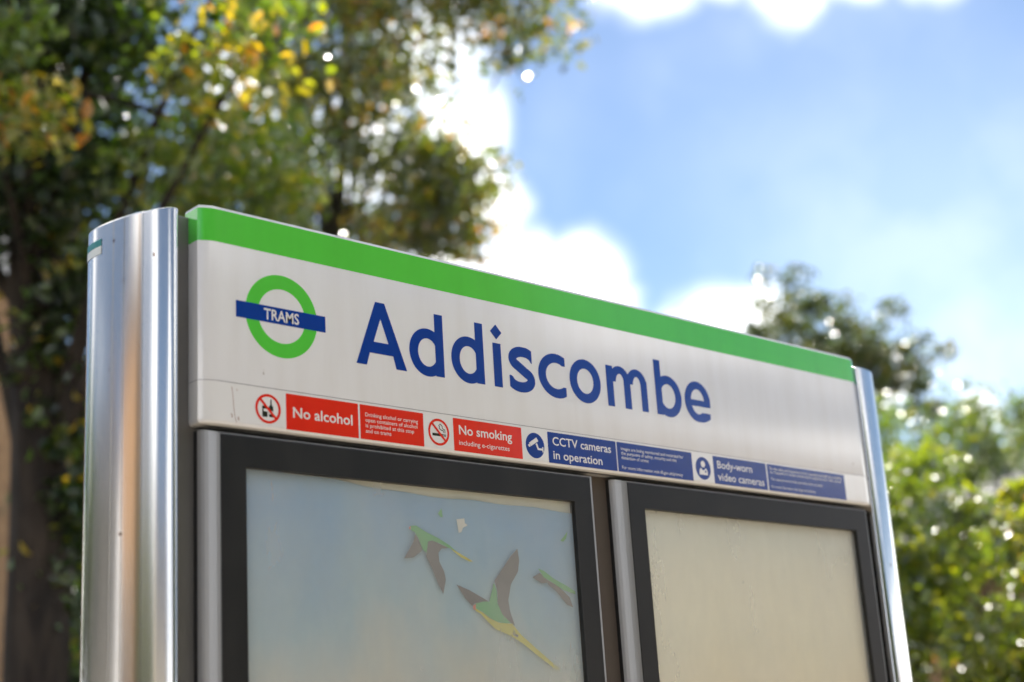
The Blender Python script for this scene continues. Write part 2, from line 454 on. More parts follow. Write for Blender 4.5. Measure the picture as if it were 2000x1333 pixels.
# station name
S = .0187; B0, XH, CH = .1295, .2090, .2393
RZ = (.2105 - .1270) / 2; CZ = (.2105 + .1270) / 2
def bowl(x0, x1, th=.0190, tz=.0172):
    cx, rx = (x0 + x1) / 2, (x1 - x0) / 2
    return ell(cx, CZ, rx, RZ), ell(cx, CZ, rx - th, RZ - tz)
def g_A():
    o = poly((.2555, B0), (.3604, B0), (.3170, CH), (.2978, CH))
    return cut(o, poly((.2921, .1704), (.3227, .1704), (.3076, .2112)),
               poly((.2769, B0 - .01), (.3376, B0 - .01), (.3376, B0), (.3318, .1510), (.2836, .1510), (.2765, B0)))
def g_d(x0, x1):
    o, i = bowl(x0, x1 + .004, .0190)
    return uni(inter(cut(o, i), rect(x0 - 1, x1 - .002, 0, 1)), rect(x1 - S, x1, B0, CH))
def g_b(x0, x1):
    o, i = bowl(x0 - .004, x1, .0190)
    return uni(inter(cut(o, i), rect(x0 + .002, x1 + 1, 0, 1)), rect(x0, x0 + S, B0, CH))
def g_i():
    return uni(rect(.5568, .5762, B0, XH), poly((.5665, .2158), (.5803, .2296), (.5665, .2434), (.5527, .2296)))
def arcpts(cx, cz, rx, rz, a0, a1, n=24):
    return [(cx + rx * math.cos(math.radians(a0 + (a1 - a0) * k / n)), cz + rz * math.sin(math.radians(a0 + (a1 - a0) * k / n))) for k in range(n + 1)]
def g_s():
    p = arcpts(.6300, .1868, .0275, .0152, 30, 215, 30)[0:]
    p = arcpts(.6290, .1872, .0260, .0146, 15, 180, 20) + arcpts(.6290, .1872, .0260, .0146, 180, 235, 8) \
        + arcpts(.6210, .1508, .0262, .0148, 58, 0, 8) + arcpts(.6210, .1508, .0262, .0148, 0, -162, 20)
    return inter(stroke(p, S / 2), rect(.5932, .6562, .1268, .2108),
                 lambda x, z: np.where(z > .1700, x - .6510, -1), lambda x, z: np.where(z < .1640, .5938 - x, -1),)
def g_c():
    o = ell(.7120, CZ, .0463, RZ); i = ell(.7120, CZ, .0268, RZ - .0172)
    return cut(inter(cut(o, i), rect(.6, .7354, 0, 1)), rect(.716, .75, .1490, .1890))
def g_o():
    o, i = bowl(.7458, .8284, .0198, .0178); return cut(o, i)
def g_m():
    st = [rect(.8453, .8638, B0, XH), rect(.8932, .9118, B0, .190), rect(.9410, .9592, B0, .190)]
    for x0, x1 in ((.8453, .9118), (.8932, .9592)):
        cx, rx = (x0 + x1) / 2 + .004, (x1 - x0) / 2 - .004
        a = cut(ell(cx, .1800, rx, .0308), ell(cx, .1770, rx - .0180, .0190))
        st.append(inter(a, rect(x0 + .004, x1, .1790, 1)))
    return uni(*st)
def g_e():
    o = ell(1.1098, CZ, .0395, RZ); i = ell(1.1098, CZ, .0203, RZ - .0160)
    e = uni(cut(o, i), inter(o, rect(1.08, 1.1488, .1596, .1722)))
    e = cut(e, rect(1.1115, 1.16, .1470, .1596))
    return inter(uni(e, inter(ell(1.1140, CZ, .050, RZ), rect(1.1140, 1.1466, .127, .1470), lambda x, z: -ell(1.112, CZ, .040, RZ - .0160)(x, z))), rect(1.0, 1.1488, 0, 1))
for nm, fn, a, b in (('A', g_A(), .2555, .3604), ('d', g_d(.3669, .4424), .3669, .4424), ('d', g_d(.4592, .5345), .4592, .5345),
                     ('i', g_i(), .5520, .5805), ('s', g_s(), .5930, .6562), ('c', g_c(), .6657, .7360), ('o', g_o(), .7458, .8284),
                     ('m', g_m(), .8450, .9595), ('b', g_b(.9840, 1.0604), .9840, 1.0604), ('e', g_e(), 1.0703, 1.1490)):
    glyph('station_letter', fn, a, b, .1260, .2440, M_blue, header)
# prohibition and information notices
Z0, Z1 = .0056, .0618
def notice(u0, u1, mat, nm): return sheet(nm, rrect(u0, u1, Z0, Z1, .0012), 2, mat, header)
notice(.1174, .2554, M_red, 'red_notice'); notice(.2588, .3900, M_red, 'red_notice'); notice(.4551, .6135, M_red, 'red_notice')
notice(.6775, .8560, M_navy, 'blue_notice'); notice(.8585, 1.0740, M_navy, 'blue_notice')
notice(1.1390, 1.3110, M_navy, 'blue_notice'); notice(1.3148, 1.5910, M_navy, 'blue_notice')
T = 'notice_lettering'
text(T, 'No alcohol', .1300, .2436, .0255, .0160, M_print, header, 3, 0.016)
for s, u1, z in (('Drinking alcohol or carrying', .3780, .0432), ('open containers of alcohol', .3765, .0343),
                 ('is prohibited at this stop', .3690, .0254), ('and on trams', .3212, .0165)):
    text(T, s, .2696, u1, z, .0062, M_print, header, 3, 0.004)
text(T, 'No smoking', .4675, .5900, .0350, .0155, M_print, header, 3, 0.014)
text(T, 'including e-cigarettes', .4665, .5825, .0168, .0080, M_print, header, 3, 0.004)
text(T, 'CCTV cameras', .6895, .8420, .0385, .0150, M_print, header, 3, 0.010)
text(T, 'in operation', .6895, .8160, .0135, .0150, M_print, header, 3, 0.010)
for s, u1, z in (('Images are being monitored and recorded for', 1.0480, .0472), ('the purposes of safety, security and the', 1.0270, .0386),
                 ('detection of crime', .9450, .0300), ('For more information visit tfl.gov.uk/privacy', 1.0420, .0115)):
    text(T, s, .8692, u1, z, .0060, M_print, header, 3, 0.003)
text(T, 'Body-worn', 1.1515, 1.2633, .0380, .0150, M_print, header, 3, 0.008)
text(T, 'video cameras', 1.1505, 1.3003, .0135, .0150, M_print, header, 3, 0.008)
for s, u1, z in (('For the safety and reassurance of our customers and staff, those working', 1.5800, .0500),
                 ('for Transport for London services may be using body worn video cameras', 1.5780, .0425),
                 ('The cameras record audio and video when activated', 1.5050, .0282), ('For more information visit tfl.gov.uk/cameras', 1.4770, .0125)):
    text(T, s, 1.3240, u1, z, .0055, M_print, header, 3, 0.002)
def pict(pts, lvl, mat): return sheet('pictogram', pts, lvl, mat, header)
for cx in (.0847, .4226):
    ring('prohibition_ring', cx, .0335, .0229, .0187, 2.6, M_red, header)
cx, cz = .0847, .0335       # bottle and can
pict([(cx + .0015, cz - .0125), (cx + .0095, cz - .0125), (cx + .0095, cz + .0035), (cx + .0068, cz + .0065), (cx + .0064, cz + .0150), (cx + .0046, cz + .0150), (cx + .0042, cz + .0065), (cx + .0015, cz + .0035)], 2, M_black)
pict(rrect(cx - .0105, cx - .0010, cz - .0130, cz + .0040, .0015), 2, M_black)
pict(rrect(cx - .0080, cx + .0002, cz - .0045, cz - .0005, .0006), 2.3, M_film)
pict(rrect(cx + .0018, cx + .0092, cz - .0080, cz - .0030, .0006), 2.3, M_film)
cx = .4226                  # cigarette and smoke
pict([(cx - .0140, cz - .0068), (cx + .0090, cz - .0068), (cx + .0090, cz - .0022), (cx - .0140, cz - .0022)], 2, M_black)
for dx in (.0102, .0130):
    pict([(cx + dx, cz - .0068), (cx + dx + .0018, cz - .0068), (cx + dx + .0018, cz - .0022), (cx + dx, cz - .0022)], 2, M_black)
def ribbon(path, w, lvl, mat):
    L, R_ = [], []
    for i, p in enumerate(path):
        a, b = path[max(0, i - 1)], path[min(len(path) - 1, i + 1)]
        tx, tz = b[0] - a[0], b[1] - a[1]; l = math.hypot(tx, tz) or 1
        L.append((p[0] - tz / l * w, p[1] + tx / l * w)); R_.append((p[0] + tz / l * w, p[1] - tx / l * w))
    y = -PRINT_OFF * lvl; n = len(path)
    v = [(p[0], y, ZB + p[1]) for p in L + R_]
    return mesh('pictogram', v, [(i, n + i, n + i + 1, i + 1) for i in range(n - 1)], mat, header)
ribbon([(cx + .0110, cz - .0005), (cx + .0108, cz + .0030), (cx + .0060, cz + .0040), (cx + .0015, cz + .0062), (cx + .0022, cz + .0095), (cx + .0006, cz + .0125)], .0008, 2, M_black)
ribbon([(cx + .0138, cz - .0005), (cx + .0136, cz + .0050), (cx + .0085, cz + .0068), (cx + .0082, cz + .0105), (cx + .0050, cz + .0135), (cx + .0020, cz + .0138)], .0008, 2, M_black)
for cx in (.0847, .4226):   # slash
    k = .0205 * .7071; h = .0021 * .7071
    pict([(cx - k - h, cz + k - h), (cx + k - h, cz - k - h), (cx + k + h, cz - k + h), (cx - k + h, cz + k + h)], 3, M_red)
cx, cz = .6454, .0331       # camera on blue disc
pict(disc_pts(cx, cz, .0229), 2, M_navy)
pict([(cx - .0150, cz + .0035), (cx - .0105, cz - .0020), (cx + .0085, cz + .0085), (cx + .0040, cz + .0150)], 3, M_print)
pict([(cx - .0178, cz - .0005), (cx - .0150, cz - .0040), (cx - .0112, cz - .0022), (cx - .0140, cz + .0018)], 3, M_print)
pict([(cx + .0010, cz + .0030), (cx + .0050, cz + .0050), (cx + .0085, cz - .0040), (cx + .0170, cz - .0040), (cx + .0170, cz - .0075), (cx + .0060, cz - .0075)], 3, M_print)
pict([(cx + .0172, cz - .0105), (cx + .0198, cz - .0105), (cx + .0198, cz - .0010), (cx + .0172, cz - .0010)], 3, M_print)
cx, cz = 1.1066, .0333      # officer on blue disc
pict(disc_pts(cx, cz, .0229), 2, M_navy)
pict(disc_pts(cx, cz + .0085, .0066, 24), 3, M_print)
pict([(cx - .0125, cz - .0130), (cx + .0125, cz - .0130), (cx + .0125, cz - .0050), (cx + .0080, cz + .0010), (cx + .0015, cz - .0040), (cx - .0015, cz - .0040), (cx - .0080, cz + .0010), (cx - .0125, cz - .0050)], 3, M_print)
pict(rrect(cx + .0042, cx + .0082, cz - .0085, cz - .0040, .0008), 4, M_navy)
# scuffs on the left of the strip
def scuff(path, w):
    o = ribbon(path, w, 2, M_scuff); o.name = 'scuff_mark'; return o
scuff([(.0208, .0600), (.0222, .0520), (.0232, .0420), (.0240, .0300), (.0262, .0150), (.0290, .0060)], .0005)
scuff([(.0200, .0190), (.0210, .0160), (.0214, .0130)], .0009)
scuff([(.0318, .0150), (.0322, .0120), (.0330, .0100)], .0011)
scuff([(.0300, .0570), (.0306, .0552)], .0008)

# body behind the header and cases
core = bevel_box('core_body', -0.060, 1.727, 0.036, 0.171, 0.12, ZB + 0.329, M_core, sign, .003)
box('gap_backing', .790, .870, .0335, .0356, ZB - 1.2, ZB - .0008, M_gap, core)
# back of the sign: the same header pan seen from the other platform
bh = link('rear_header_panel', header.data, sign)
bh.rotation_euler = (0, 0, math.pi); bh.location = (1.667, 0.207, 0)
md = bh.modifiers.new('sharp', 'EDGE_SPLIT'); md.split_angle = math.radians(28)

# end posts: rounded extrusions
def smooth_path(half):
    pts = [Vector((p[0], p[1], 0)) for p in half]
    out = []
    for i in range(len(pts) - 1):          # Catmull-Rom
        p0, p1, p2, p3 = pts[max(0, i - 1)], pts[i], pts[i + 1], pts[min(len(pts) - 1, i + 2)]
        for k in range(4):
            t = k / 4
            q = .5 * ((2 * p1) + (p2 - p0) * t + (2 * p0 - 5 * p1 + 4 * p2 - p3) * t * t + (3 * p1 - p0 - 3 * p2 + p3) * t ** 3)
            out.append((q.x, q.y))
    out.append(half[-1])
    return out
def post_profile():
    return smooth_path([(-.0640, .0160), (-.0652, .0085), (-.0685, .0042), (-.0735, .0035), (-.0800, .0080), (-.0860, .0150), (-.0925, .0240), (-.1000, .0380),
            (-.1070, .0530), (-.1160, .0810), (-.1225, .1120), (-.1265, .1430), (-.1255, .1630), (-.1205, .1800), (-.1080, .1950), (-.0850, .2030), (-.0640, .2040)])
def right_profile():
    return smooth_path([(1.6990, .0400), (1.6992, .0150), (1.7030, .0055), (1.7200, .0035), (1.7450, .0060), (1.7680, .0105), (1.7880, .0190), (1.8060, .0330),
            (1.8220, .0560), (1.8300, .0850), (1.8310, .1150), (1.8270, .1500), (1.8160, .1800), (1.7950, .1960), (1.7650, .2030), (1.7300, .2040)])
GROOVES = (29, 35, 38)
def post(pr):
    cxm = sum(p[0] for p in pr) / len(pr)
    out = []                                   # shallow extrusion grooves
    for i, p in enumerate(pr):
        out.append(p)
        if i in GROOVES and i + 1 < len(pr):
            q = pr[i + 1]; d = Vector((q[0] - p[0], q[1] - p[1])).normalized(); L_ = math.hypot(q[0] - p[0], q[1] - p[1])
            nx, ny = d.y, -d.x
            if nx * (cxm - p[0]) + ny * (.104 - p[1]) < 0: nx, ny = -nx, -ny
            for a_, dep in ((.40, 0), (.45, .0014), (.60, .0014), (.65, 0)):
                out.append((p[0] + d.x * L_ * a_ + nx * dep, p[1] + d.y * L_ * a_ + ny * dep))
    pr = out
    zt = ZB + .3255
    def rg(z, ins):
        return [(p[0] + (cxm - p[0]) * ins, p[1] + (.104 - p[1]) * ins, z) for p in pr]
    r = [rg(0.0, 0), rg(zt - .0025, 0), rg(zt - .0007, .006), rg(zt, .02)]
    return loft('end_post', [list(q) + [q[0]] for q in r], M_steel, sign, False, True)
pl = post(post_profile()); pr_ = post(list(reversed(right_profile())))
# sticker on the left post
pp = post_profile()
def on_post(i0, i1, z0, z1, off):
    q = pp[i0:i1]
    a = []
    for p in q:
        n = Vector((p[0] + .02, p[1] - .12)).normalized()
        a.append((p[0] + n.x * off, p[1] + n.y * off))
    return [(x, y, ZB + z0) for x, y in a], [(x, y, ZB + z1) for x, y in a]
a, b = on_post(42, 56, .292, .303, .0006); loft('asset_sticker', [a, b], M_sticker, pl)
a, b = on_post(42, 56, .279, .2918, .0006); loft('asset_sticker', [a, b], M_stickw, pl)
for k in (45, 47, 49):
    a, b = on_post(k, k + 1, .282, .288, .0009); loft('sticker_print', [a, b], M_black, pl)

# poster cases
M_backing = principled('case_backing', (0.85, 0.78, 0.55), 0.7)
def height_tint(m, z_top, z_bot, stops, nscale, namp):
    """sheet whose colour changes down its height, broken up by noise"""
    t = m.node_tree; b = t.nodes['Principled BSDF']
    co = N(t, 'ShaderNodeTexCoord'); no = N(t, 'ShaderNodeTexNoise'); no.inputs['Scale'].default_value = nscale; no.inputs['Detail'].default_value = 4
    t.links.new(co.outputs['Object'], no.inputs['Vector'])
    sx = N(t, 'ShaderNodeSeparateXYZ'); t.links.new(co.outputs['Object'], sx.inputs[0])
    zr = N(t, 'ShaderNodeMapRange'); zr.inputs[1].default_value = z_top; zr.inputs[2].default_value = z_bot
    t.links.new(sx.outputs[2], zr.inputs[0])
    ad = N(t, 'ShaderNodeMath', operation='MULTIPLY_ADD', _1=namp, _2=-namp / 2); t.links.new(no.outputs[0], ad.inputs[0])
    a2 = N(t, 'ShaderNodeMath', operation='ADD', use_clamp=True); t.links.new(zr.outputs[0], a2.inputs[0]); t.links.new(ad.outputs[0], a2.inputs[1])
    cr = N(t, 'ShaderNodeValToRGB'); e = cr.color_ramp.elements
    e[0].color = (*stops[0], 1); e[1].color = (*stops[-1], 1); q = e.new(.4); q.color = (*stops[1], 1)
    t.links.new(a2.outputs[0], cr.inputs[0]); t.links.new(cr.outputs[0], b.inputs['Base Color'])
height_tint(M_backing, ZB - .06, ZB - .55, ((.86, .88, .76), (.95, .91, .70), (.93, .77, .46)), 2.2, .5)
M_poster = principled('poster_paper', (0.3, 0.4, 0.5), 0.6)
t = M_poster.node_tree; b_ = t.nodes['Principled BSDF']
co = N(t, 'ShaderNodeTexCoord'); no = N(t, 'ShaderNodeTexNoise'); no.inputs['Scale'].default_value = 3.0; no.inputs['Detail'].default_value = 6
mp = N(t, 'ShaderNodeMapping'); mp.inputs['Rotation'].default_value = (0, .6, 0); mp.inputs['Scale'].default_value = (1.6, 1, .8)
t.links.new(co.outputs['Object'], mp.inputs[0]); t.links.new(mp.outputs[0], no.inputs['Vector'])
sx = N(t, 'ShaderNodeSeparateXYZ'); t.links.new(co.outputs['Object'], sx.inputs[0])
zr = N(t, 'ShaderNodeMapRange'); zr.inputs[1].default_value = ZB - .10; zr.inputs[2].default_value = ZB - .50
t.links.new(sx.outputs[2], zr.inputs[0])
ad = N(t, 'ShaderNodeMath', operation='MULTIPLY_ADD', _1=1.25, _2=-.62); t.links.new(no.outputs[0], ad.inputs[0])
a2 = N(t, 'ShaderNodeMath', operation='ADD', use_clamp=True); t.links.new(zr.outputs[0], a2.inputs[0]); t.links.new(ad.outputs[0], a2.inputs[1])
cr = N(t, 'ShaderNodeValToRGB')
cr.color_ramp.elements[0].color = (0.20, 0.40, 0.64, 1); cr.color_ramp.elements[1].color = (0.74, 0.64, 0.46, 1)
e = cr.color_ramp.elements.new(.45); e.color = (0.36, 0.52, 0.60, 1)
t.links.new(a2.outputs[0], cr.inputs[0]); t.links.new(cr.outputs[0], b_.inputs['Base Color'])
def inkmat(n, c): return principled(n, c, .6)
I_dark, I_green, I_yel, I_red, I_pale = inkmat('ink_dark', (.13, .115, .12)), inkmat('ink_green', (.10, .42, .14)), inkmat('ink_yellow', (.60, .55, .05)), inkmat('ink_red', (.7, .2, .13)), inkmat('bare_paper', (.75, .74, .66))
# weathered acrylic: clear sheet with a faint scatter and a soft gloss
M_glass = bpy.data.materials.new('weathered_acrylic'); M_glass.use_nodes = True
t = M_glass.node_tree; t.nodes.clear()
go = N(t, 'ShaderNodeOutputMaterial'); gt = N(t, 'ShaderNodeBsdfTransparent'); gt.inputs[0].default_value = (.95, .96, .95, 1)
gd = N(t, 'ShaderNodeBsdfDiffuse'); gd.inputs[0].default_value = (.88, .88, .82, 1)
gg = N(t, 'ShaderNodeBsdfGlossy'); gg.inputs['Roughness'].default_value = .10
co = N(t, 'ShaderNodeTexCoord'); no = N(t, 'ShaderNodeTexNoise'); no.inputs['Scale'].default_value = 2.4; no.inputs['Detail'].default_value = 7; no.inputs['Roughness'].default_value = .6
mp = N(t, 'ShaderNodeMapping'); mp.inputs['Scale'].default_value = (1.6, 1, .7)
t.links.new(co.outputs['Object'], mp.inputs[0]); t.links.new(mp.outputs[0], no.inputs['Vector'])
hz = N(t, 'ShaderNodeMapRange'); hz.inputs[1].default_value = .3; hz.inputs[2].default_value = .75; hz.inputs[3].default_value = .16; hz.inputs[4].default_value = .36
t.links.new(no.outputs[0], hz.inputs[0])
mA = N(t, 'ShaderNodeMixShader'); t.links.new(hz.outputs[0], mA.inputs[0]); t.links.new(gt.outputs[0], mA.inputs[1]); t.links.new(gd.outputs[0], mA.inputs[2])
lw = N(t, 'ShaderNodeLayerWeight'); p5 = N(t, 'ShaderNodeMath', operation='POWER', _1=5.0); t.links.new(lw.outputs['Facing'], p5.inputs[0])
fr = N(t, 'ShaderNodeMath', operation='MULTIPLY_ADD', _1=.93, _2=.065); t.links.new(p5.outputs[0], fr.inputs[0])
mB = N(t, 'ShaderNodeMixShader'); t.links.new(fr.outputs[0], mB.inputs[0]); t.links.new(mA.outputs[0], mB.inputs[1]); t.links.new(gg.outputs[0], mB.inputs[2])
t.links.new(mB.outputs[0], go.inputs[0])

def rect_ring(u0, u1, z0, z1, osd, otp, w):
    return [(u0 - osd, w, ZB + z0 - otp), (u1 + osd, w, ZB + z0 - otp), (u1 + osd, w, ZB + z1 + otp), (u0 - osd, w, ZB + z1 + otp)]
def frame_loft(name, rings, mat, parent):
    v = [p for r in rings for p in r]; f = []
    for k in range(len(rings) - 1):
        for i in range(4):
            j = (i + 1) % 4; f.append((k * 4 + i, k * 4 + j, k * 4 + 4 + j, k * 4 + 4 + i))
    return mesh(name, v, f, mat, parent)
ZC1 = -.0125; ZC0 = -1.130
def case(u0, u1, label):
    fr_ = frame_loft('poster_case', [rect_ring(u0, u1, ZC0, ZC1, -.0012, -.0012, 0.0008), rect_ring(u0, u1, ZC0, ZC1, -.0025, -.0025, 0.0),
                                     rect_ring(u0, u1, ZC0, ZC1, -.0446, -.0464, 0.0), rect_ring(u0, u1, ZC0, ZC1, -.0453, -.0471, .0008),
                                     rect_ring(u0, u1, ZC0, ZC1, -.0453, -.0471, .010)], M_frame, sign)
    fr_['label'] = label
    n = []
    rr = []
    for k in range(7):                                   # rounded shoulder in aluminium
        a = math.radians(90 * k / 6)
        rr.append(rect_ring(u0, u1, ZC0, ZC1, .0235 * (math.sin(a) * .45 + (k / 6) * .55) - .0008, .0065 * math.sin(a), .0010 + .0240 * (1 - math.cos(a)) * .55 + .0240 * (k / 6) * .45))
    frame_loft('frame_edge', list(reversed(rr)), M_alu, fr_)
    frame_loft('frame_side', [rect_ring(u0, u1, ZC0, ZC1, .0222, .0060, .0358), rect_ring(u0, u1, ZC0, ZC1, .0222, .0060, .0255)], M_gasket, fr_)
    i0, i1, q0, q1 = u0 + .0453, u1 - .0453, ZC0 + .0471, ZC1 - .0471
    mesh('glazing', [(i0 - .004, .0092, ZB + q0 - .004), (i1 + .004, .0092, ZB + q0 - .004), (i1 + .004, .0092, ZB + q1 + .004), (i0 - .004, .0092, ZB + q1 + .004)], [(0, 1, 2, 3)], M_glass, fr_)
    box('backing_board', i0 - .006, i1 + .006, .0190, .0220, ZB + q0 - .006, ZB + q1 + .006, M_backing, fr_)
    return fr_, i0, i1, q0, q1
c1, i0, i1, q0, q1 = case(0.0, .7812, 'poster case with a faded poster of flying green parakeets')
c2, j0, j1, _, _ = case(.8785, 1.660, 'poster case with an empty cream backing')
# slumped poster: its top edge has slid down towards the right
top = [(i0 - .005, q1 + .002)] 
for k in range(1, 25):
    s = k / 24; top.append((i0 - .005 + (i1 - i0 + .010) * s, q1 + .002 - .006 * min(1, s * 3) - .020 * max(0, s - .2) + .0022 * math.sin(9 * s) + .0012 * math.sin(31 * s)))
n = len(top)
v = [(p[0], .0150 + .0015 * math.sin(7 * i), ZB + p[1]) for i, p in enumerate(top)] + [(p[0], .0165, ZB + q0 + .02) for p in top]
mesh('poster', v, [(i, n + i, n + i + 1, i + 1) for i in range(n - 1)], M_poster, c1)
def ink(pts, mat, nm='bird_print', lvl=1):
    """flat ink on the poster, from picture points of its outline"""
    out = []
    for px, py in pts:
        d = ray(px, py); s = (.0125 - lvl * .0003 - CAM.y) / d.y; q = CAM + d * s; out.append((q.x, q.y, q.z))
    return mesh(nm, out, [tuple(range(len(out)))], mat, c1)
Zm = lambda pts: [(760 + x / 3.574, 960 + y / 3.574) for x, y in pts]
ink(Zm([(185, 290), (170, 350), (105, 468), (170, 462), (225, 420), (232, 400)]), I_dark)
ink(Zm([(270, 350), (300, 340), (350, 365), (415, 395), (365, 400), (345, 430), (350, 490), (385, 560), (396, 620), (378, 718), (340, 640), (300, 540), (258, 455)]), I_dark)
ink(Zm([(150, 240), (190, 240), (260, 285), (340, 325), (420, 375), (470, 420), (410, 392), (350, 362), (300, 344), (272, 350), (262, 430), (235, 405), (205, 330), (180, 285), (155, 272)]), I_green, lvl=2)
ink(Zm([(418, 385), (470, 420), (530, 455), (585, 490), (560, 490), (500, 460), (440, 410)]), I_yel, lvl=2)
ink(Zm([(138, 248), (150, 244), (150, 266), (142, 264)]), I_red, lvl=3)
ink(Zm([(470, 650), (560, 690), (690, 765), (670, 790), (600, 780), (580, 800), (530, 745)]), I_dark)
ink(Zm([(895, 400), (908, 480), (900, 560), (850, 650), (832, 760), (845, 840), (880, 940), (820, 900), (780, 850), (760, 790), (758, 700), (735, 625), (790, 540), (850, 450)]), I_dark)
ink(Zm([(600, 785), (660, 770), (700, 770), (730, 640), (750, 690), (756, 780), (790, 860), (850, 920), (800, 922), (740, 905), (690, 870), (650, 840), (610, 820)]), I_green, lvl=2)
ink(Zm([(600, 815), (660, 850), (700, 885), (770, 918), (860, 925), (920, 1000), (1020, 1090), (1190, 1240), (1165, 1245), (1060, 1165), (930, 1060), (850, 1010), (740, 960), (690, 910), (640, 855), (605, 835)]), I_yel, lvl=3)
ink(Zm([(585, 800), (605, 785), (605, 830), (588, 822)]), I_red, lvl=4)
ink(Zm([(862, 985), (905, 1005), (895, 1020), (865, 1000)]), I_dark, lvl=4)
ink(Zm([(1000, 600), (1050, 570), (1100, 600), (1100, 640), (1060, 640)]), I_dark)
ink(Zm([(1090, 610), (1180, 660), (1260, 740), (1285, 810), (1240, 790), (1170, 700), (1110, 650)]), I_dark)
ink(Zm([(1040, 540), (1080, 555), (1150, 610), (1240, 660), (1300, 700), (1300, 720), (1220, 690), (1130, 630), (1080, 600)]), I_green, lvl=2)
ink(Zm([(470, 195), (525, 190), (528, 220), (548, 238), (515, 255), (505, 285), (485, 290), (478, 240)]), I_pale, 'torn_patch')
ink(Zm([(1195, 345), (1215, 322), (1245, 280), (1236, 330), (1215, 352)]), I_green, 'stuck_leaf', 3)
ink(Zm([(340, 155), (365, 120), (375, 180), (360, 180)]), I_green, 'stuck_leaf', 3)
# screw under the header between the cases
v = [(0.826, .018, ZB - .0008)] + [(.826 + .0045 * math.cos(a * math.pi / 6), .018 + .0045 * math.sin(a * math.pi / 6), ZB + .0002) for a in range(12)]
mesh('screw', v, [(0, 1 + (k + 1) % 12, 1 + k) for k in range(12)], M_screw, sign, True)
# lower panel under the cases
bevel_box('lower_panel', -.02, 1.68, .002, .0358, 0.16, ZB + ZC0 - .03, M_alu, sign, .004)
bevel_box('foot_plate', -.15, 1.85, .012, .195, 0.0, 0.115, M_core, sign, .006)

# ------------------------------------------------------------------ foliage
def leaf_material(name, stops, trans=0.45, gloss=0.32, spec=0.5, coat=1.0):
    m = bpy.data.materials.new(name); m.use_nodes = True
    t = m.node_tree; b = t.nodes['Principled BSDF']
    at = N(t, 'ShaderNodeAttribute', attribute_name='tone')
    r = N(t, 'ShaderNodeValToRGB')
    el = r.color_ramp.elements
    el[0].position, el[0].color = stops[0][0], (*stops[0][1], 1)
    el[1].position, el[1].color = stops[-1][0], (*stops[-1][1], 1)
    for p, c in stops[1:-1]:
        q = el.new(p); q.color = (*c, 1)
    t.links.new(at.outputs['Fac'], r.inputs[0])
    dk = N(t, 'ShaderNodeMix', data_type='RGBA', blend_type='MULTIPLY'); dk.inputs[0].default_value = 1.0; dk.inputs[7].default_value = (.75, .75, .75, 1)
    t.links.new(r.outputs[0], dk.inputs[6]); t.links.new(dk.outputs[2], b.inputs['Base Color'])
    b.inputs['Roughness'].default_value = gloss; b.inputs['Specular IOR Level'].default_value = spec; b.inputs['IOR'].default_value = 1.6
    b.inputs['Coat Weight'].default_value = coat; b.inputs['Coat Roughness'].default_value = .31; b.inputs['Coat IOR'].default_value = 1.8
    tr = N(t, 'ShaderNodeBsdfTranslucent')
    hs = N(t, 'ShaderNodeMix', data_type='RGBA', blend_type='MULTIPLY'); hs.inputs[0].default_value = 1.0
    hs.inputs[7].default_value = (4.0, 3.5, .8, 1)
    t.links.new(r.outputs[0], hs.inputs[6]); t.links.new(hs.outputs[2], tr.inputs[0])
    mx = N(t, 'ShaderNodeMixShader', _0=trans)
    t.links.new(b.outputs[0], mx.inputs[1]); t.links.new(tr.outputs[0], mx.inputs[2])
    t.links.new(mx.outputs[0], t.nodes['Material Output'].inputs[0])
    return m
L_A = leaf_material('autumn_leaf', [(0, (.03, .075, .012)), (.45, (.09, .16, .015)), (.72, (.20, .23, .012)), (.92, (.38, .28, .012)), (1, (.40, .17, .015))], .42, .40, 1.0)
L_B = leaf_material('olive_leaf', [(0, (.03, .055, .012)), (.5, (.08, .115, .016)), (.8, (.16, .15, .02)), (1, (.28, .14, .03))], .38, .40, 1.0)
L_C = leaf_material('dusky_leaf', [(0, (.025, .045, .015)), (.6, (.055, .085, .02)), (1, (.12, .11, .03))], .30, .40)
L_D = leaf_material('bush_leaf', [(0, (.025, .055, .014)), (.6, (.065, .115, .02)), (1, (.16, .18, .025))], .40, .40, 1.0)
L_E = leaf_material('hedge_leaf', [(0, (.03, .062, .010)), (.5, (.10, .15, .013)), (.88, (.25, .25, .018)), (1, (.32, .15, .04))], .42, .36, 1.0)
L_L = leaf_material('laurel_and_shade_leaf', [(0, (.012, .030, .008)), (.7, (.032, .066, .012)), (1, (.10, .13, .015))], .30, .34, .6, .35)
L_I = leaf_material('ivy_leaf', [(0, (.025, .07, .018)), (.7, (.08, .16, .02)), (1, (.35, .25, .03))], .40, .25)
M_bark = principled('bark', (.09, .06, .045), .9); vary(M_bark, (.062, .046, .034), (.016, .012, .010), 11, 8, (1, 1, .22)); bump(M_bark, 24, 1.0, .04, 6, (1, 1, .25))

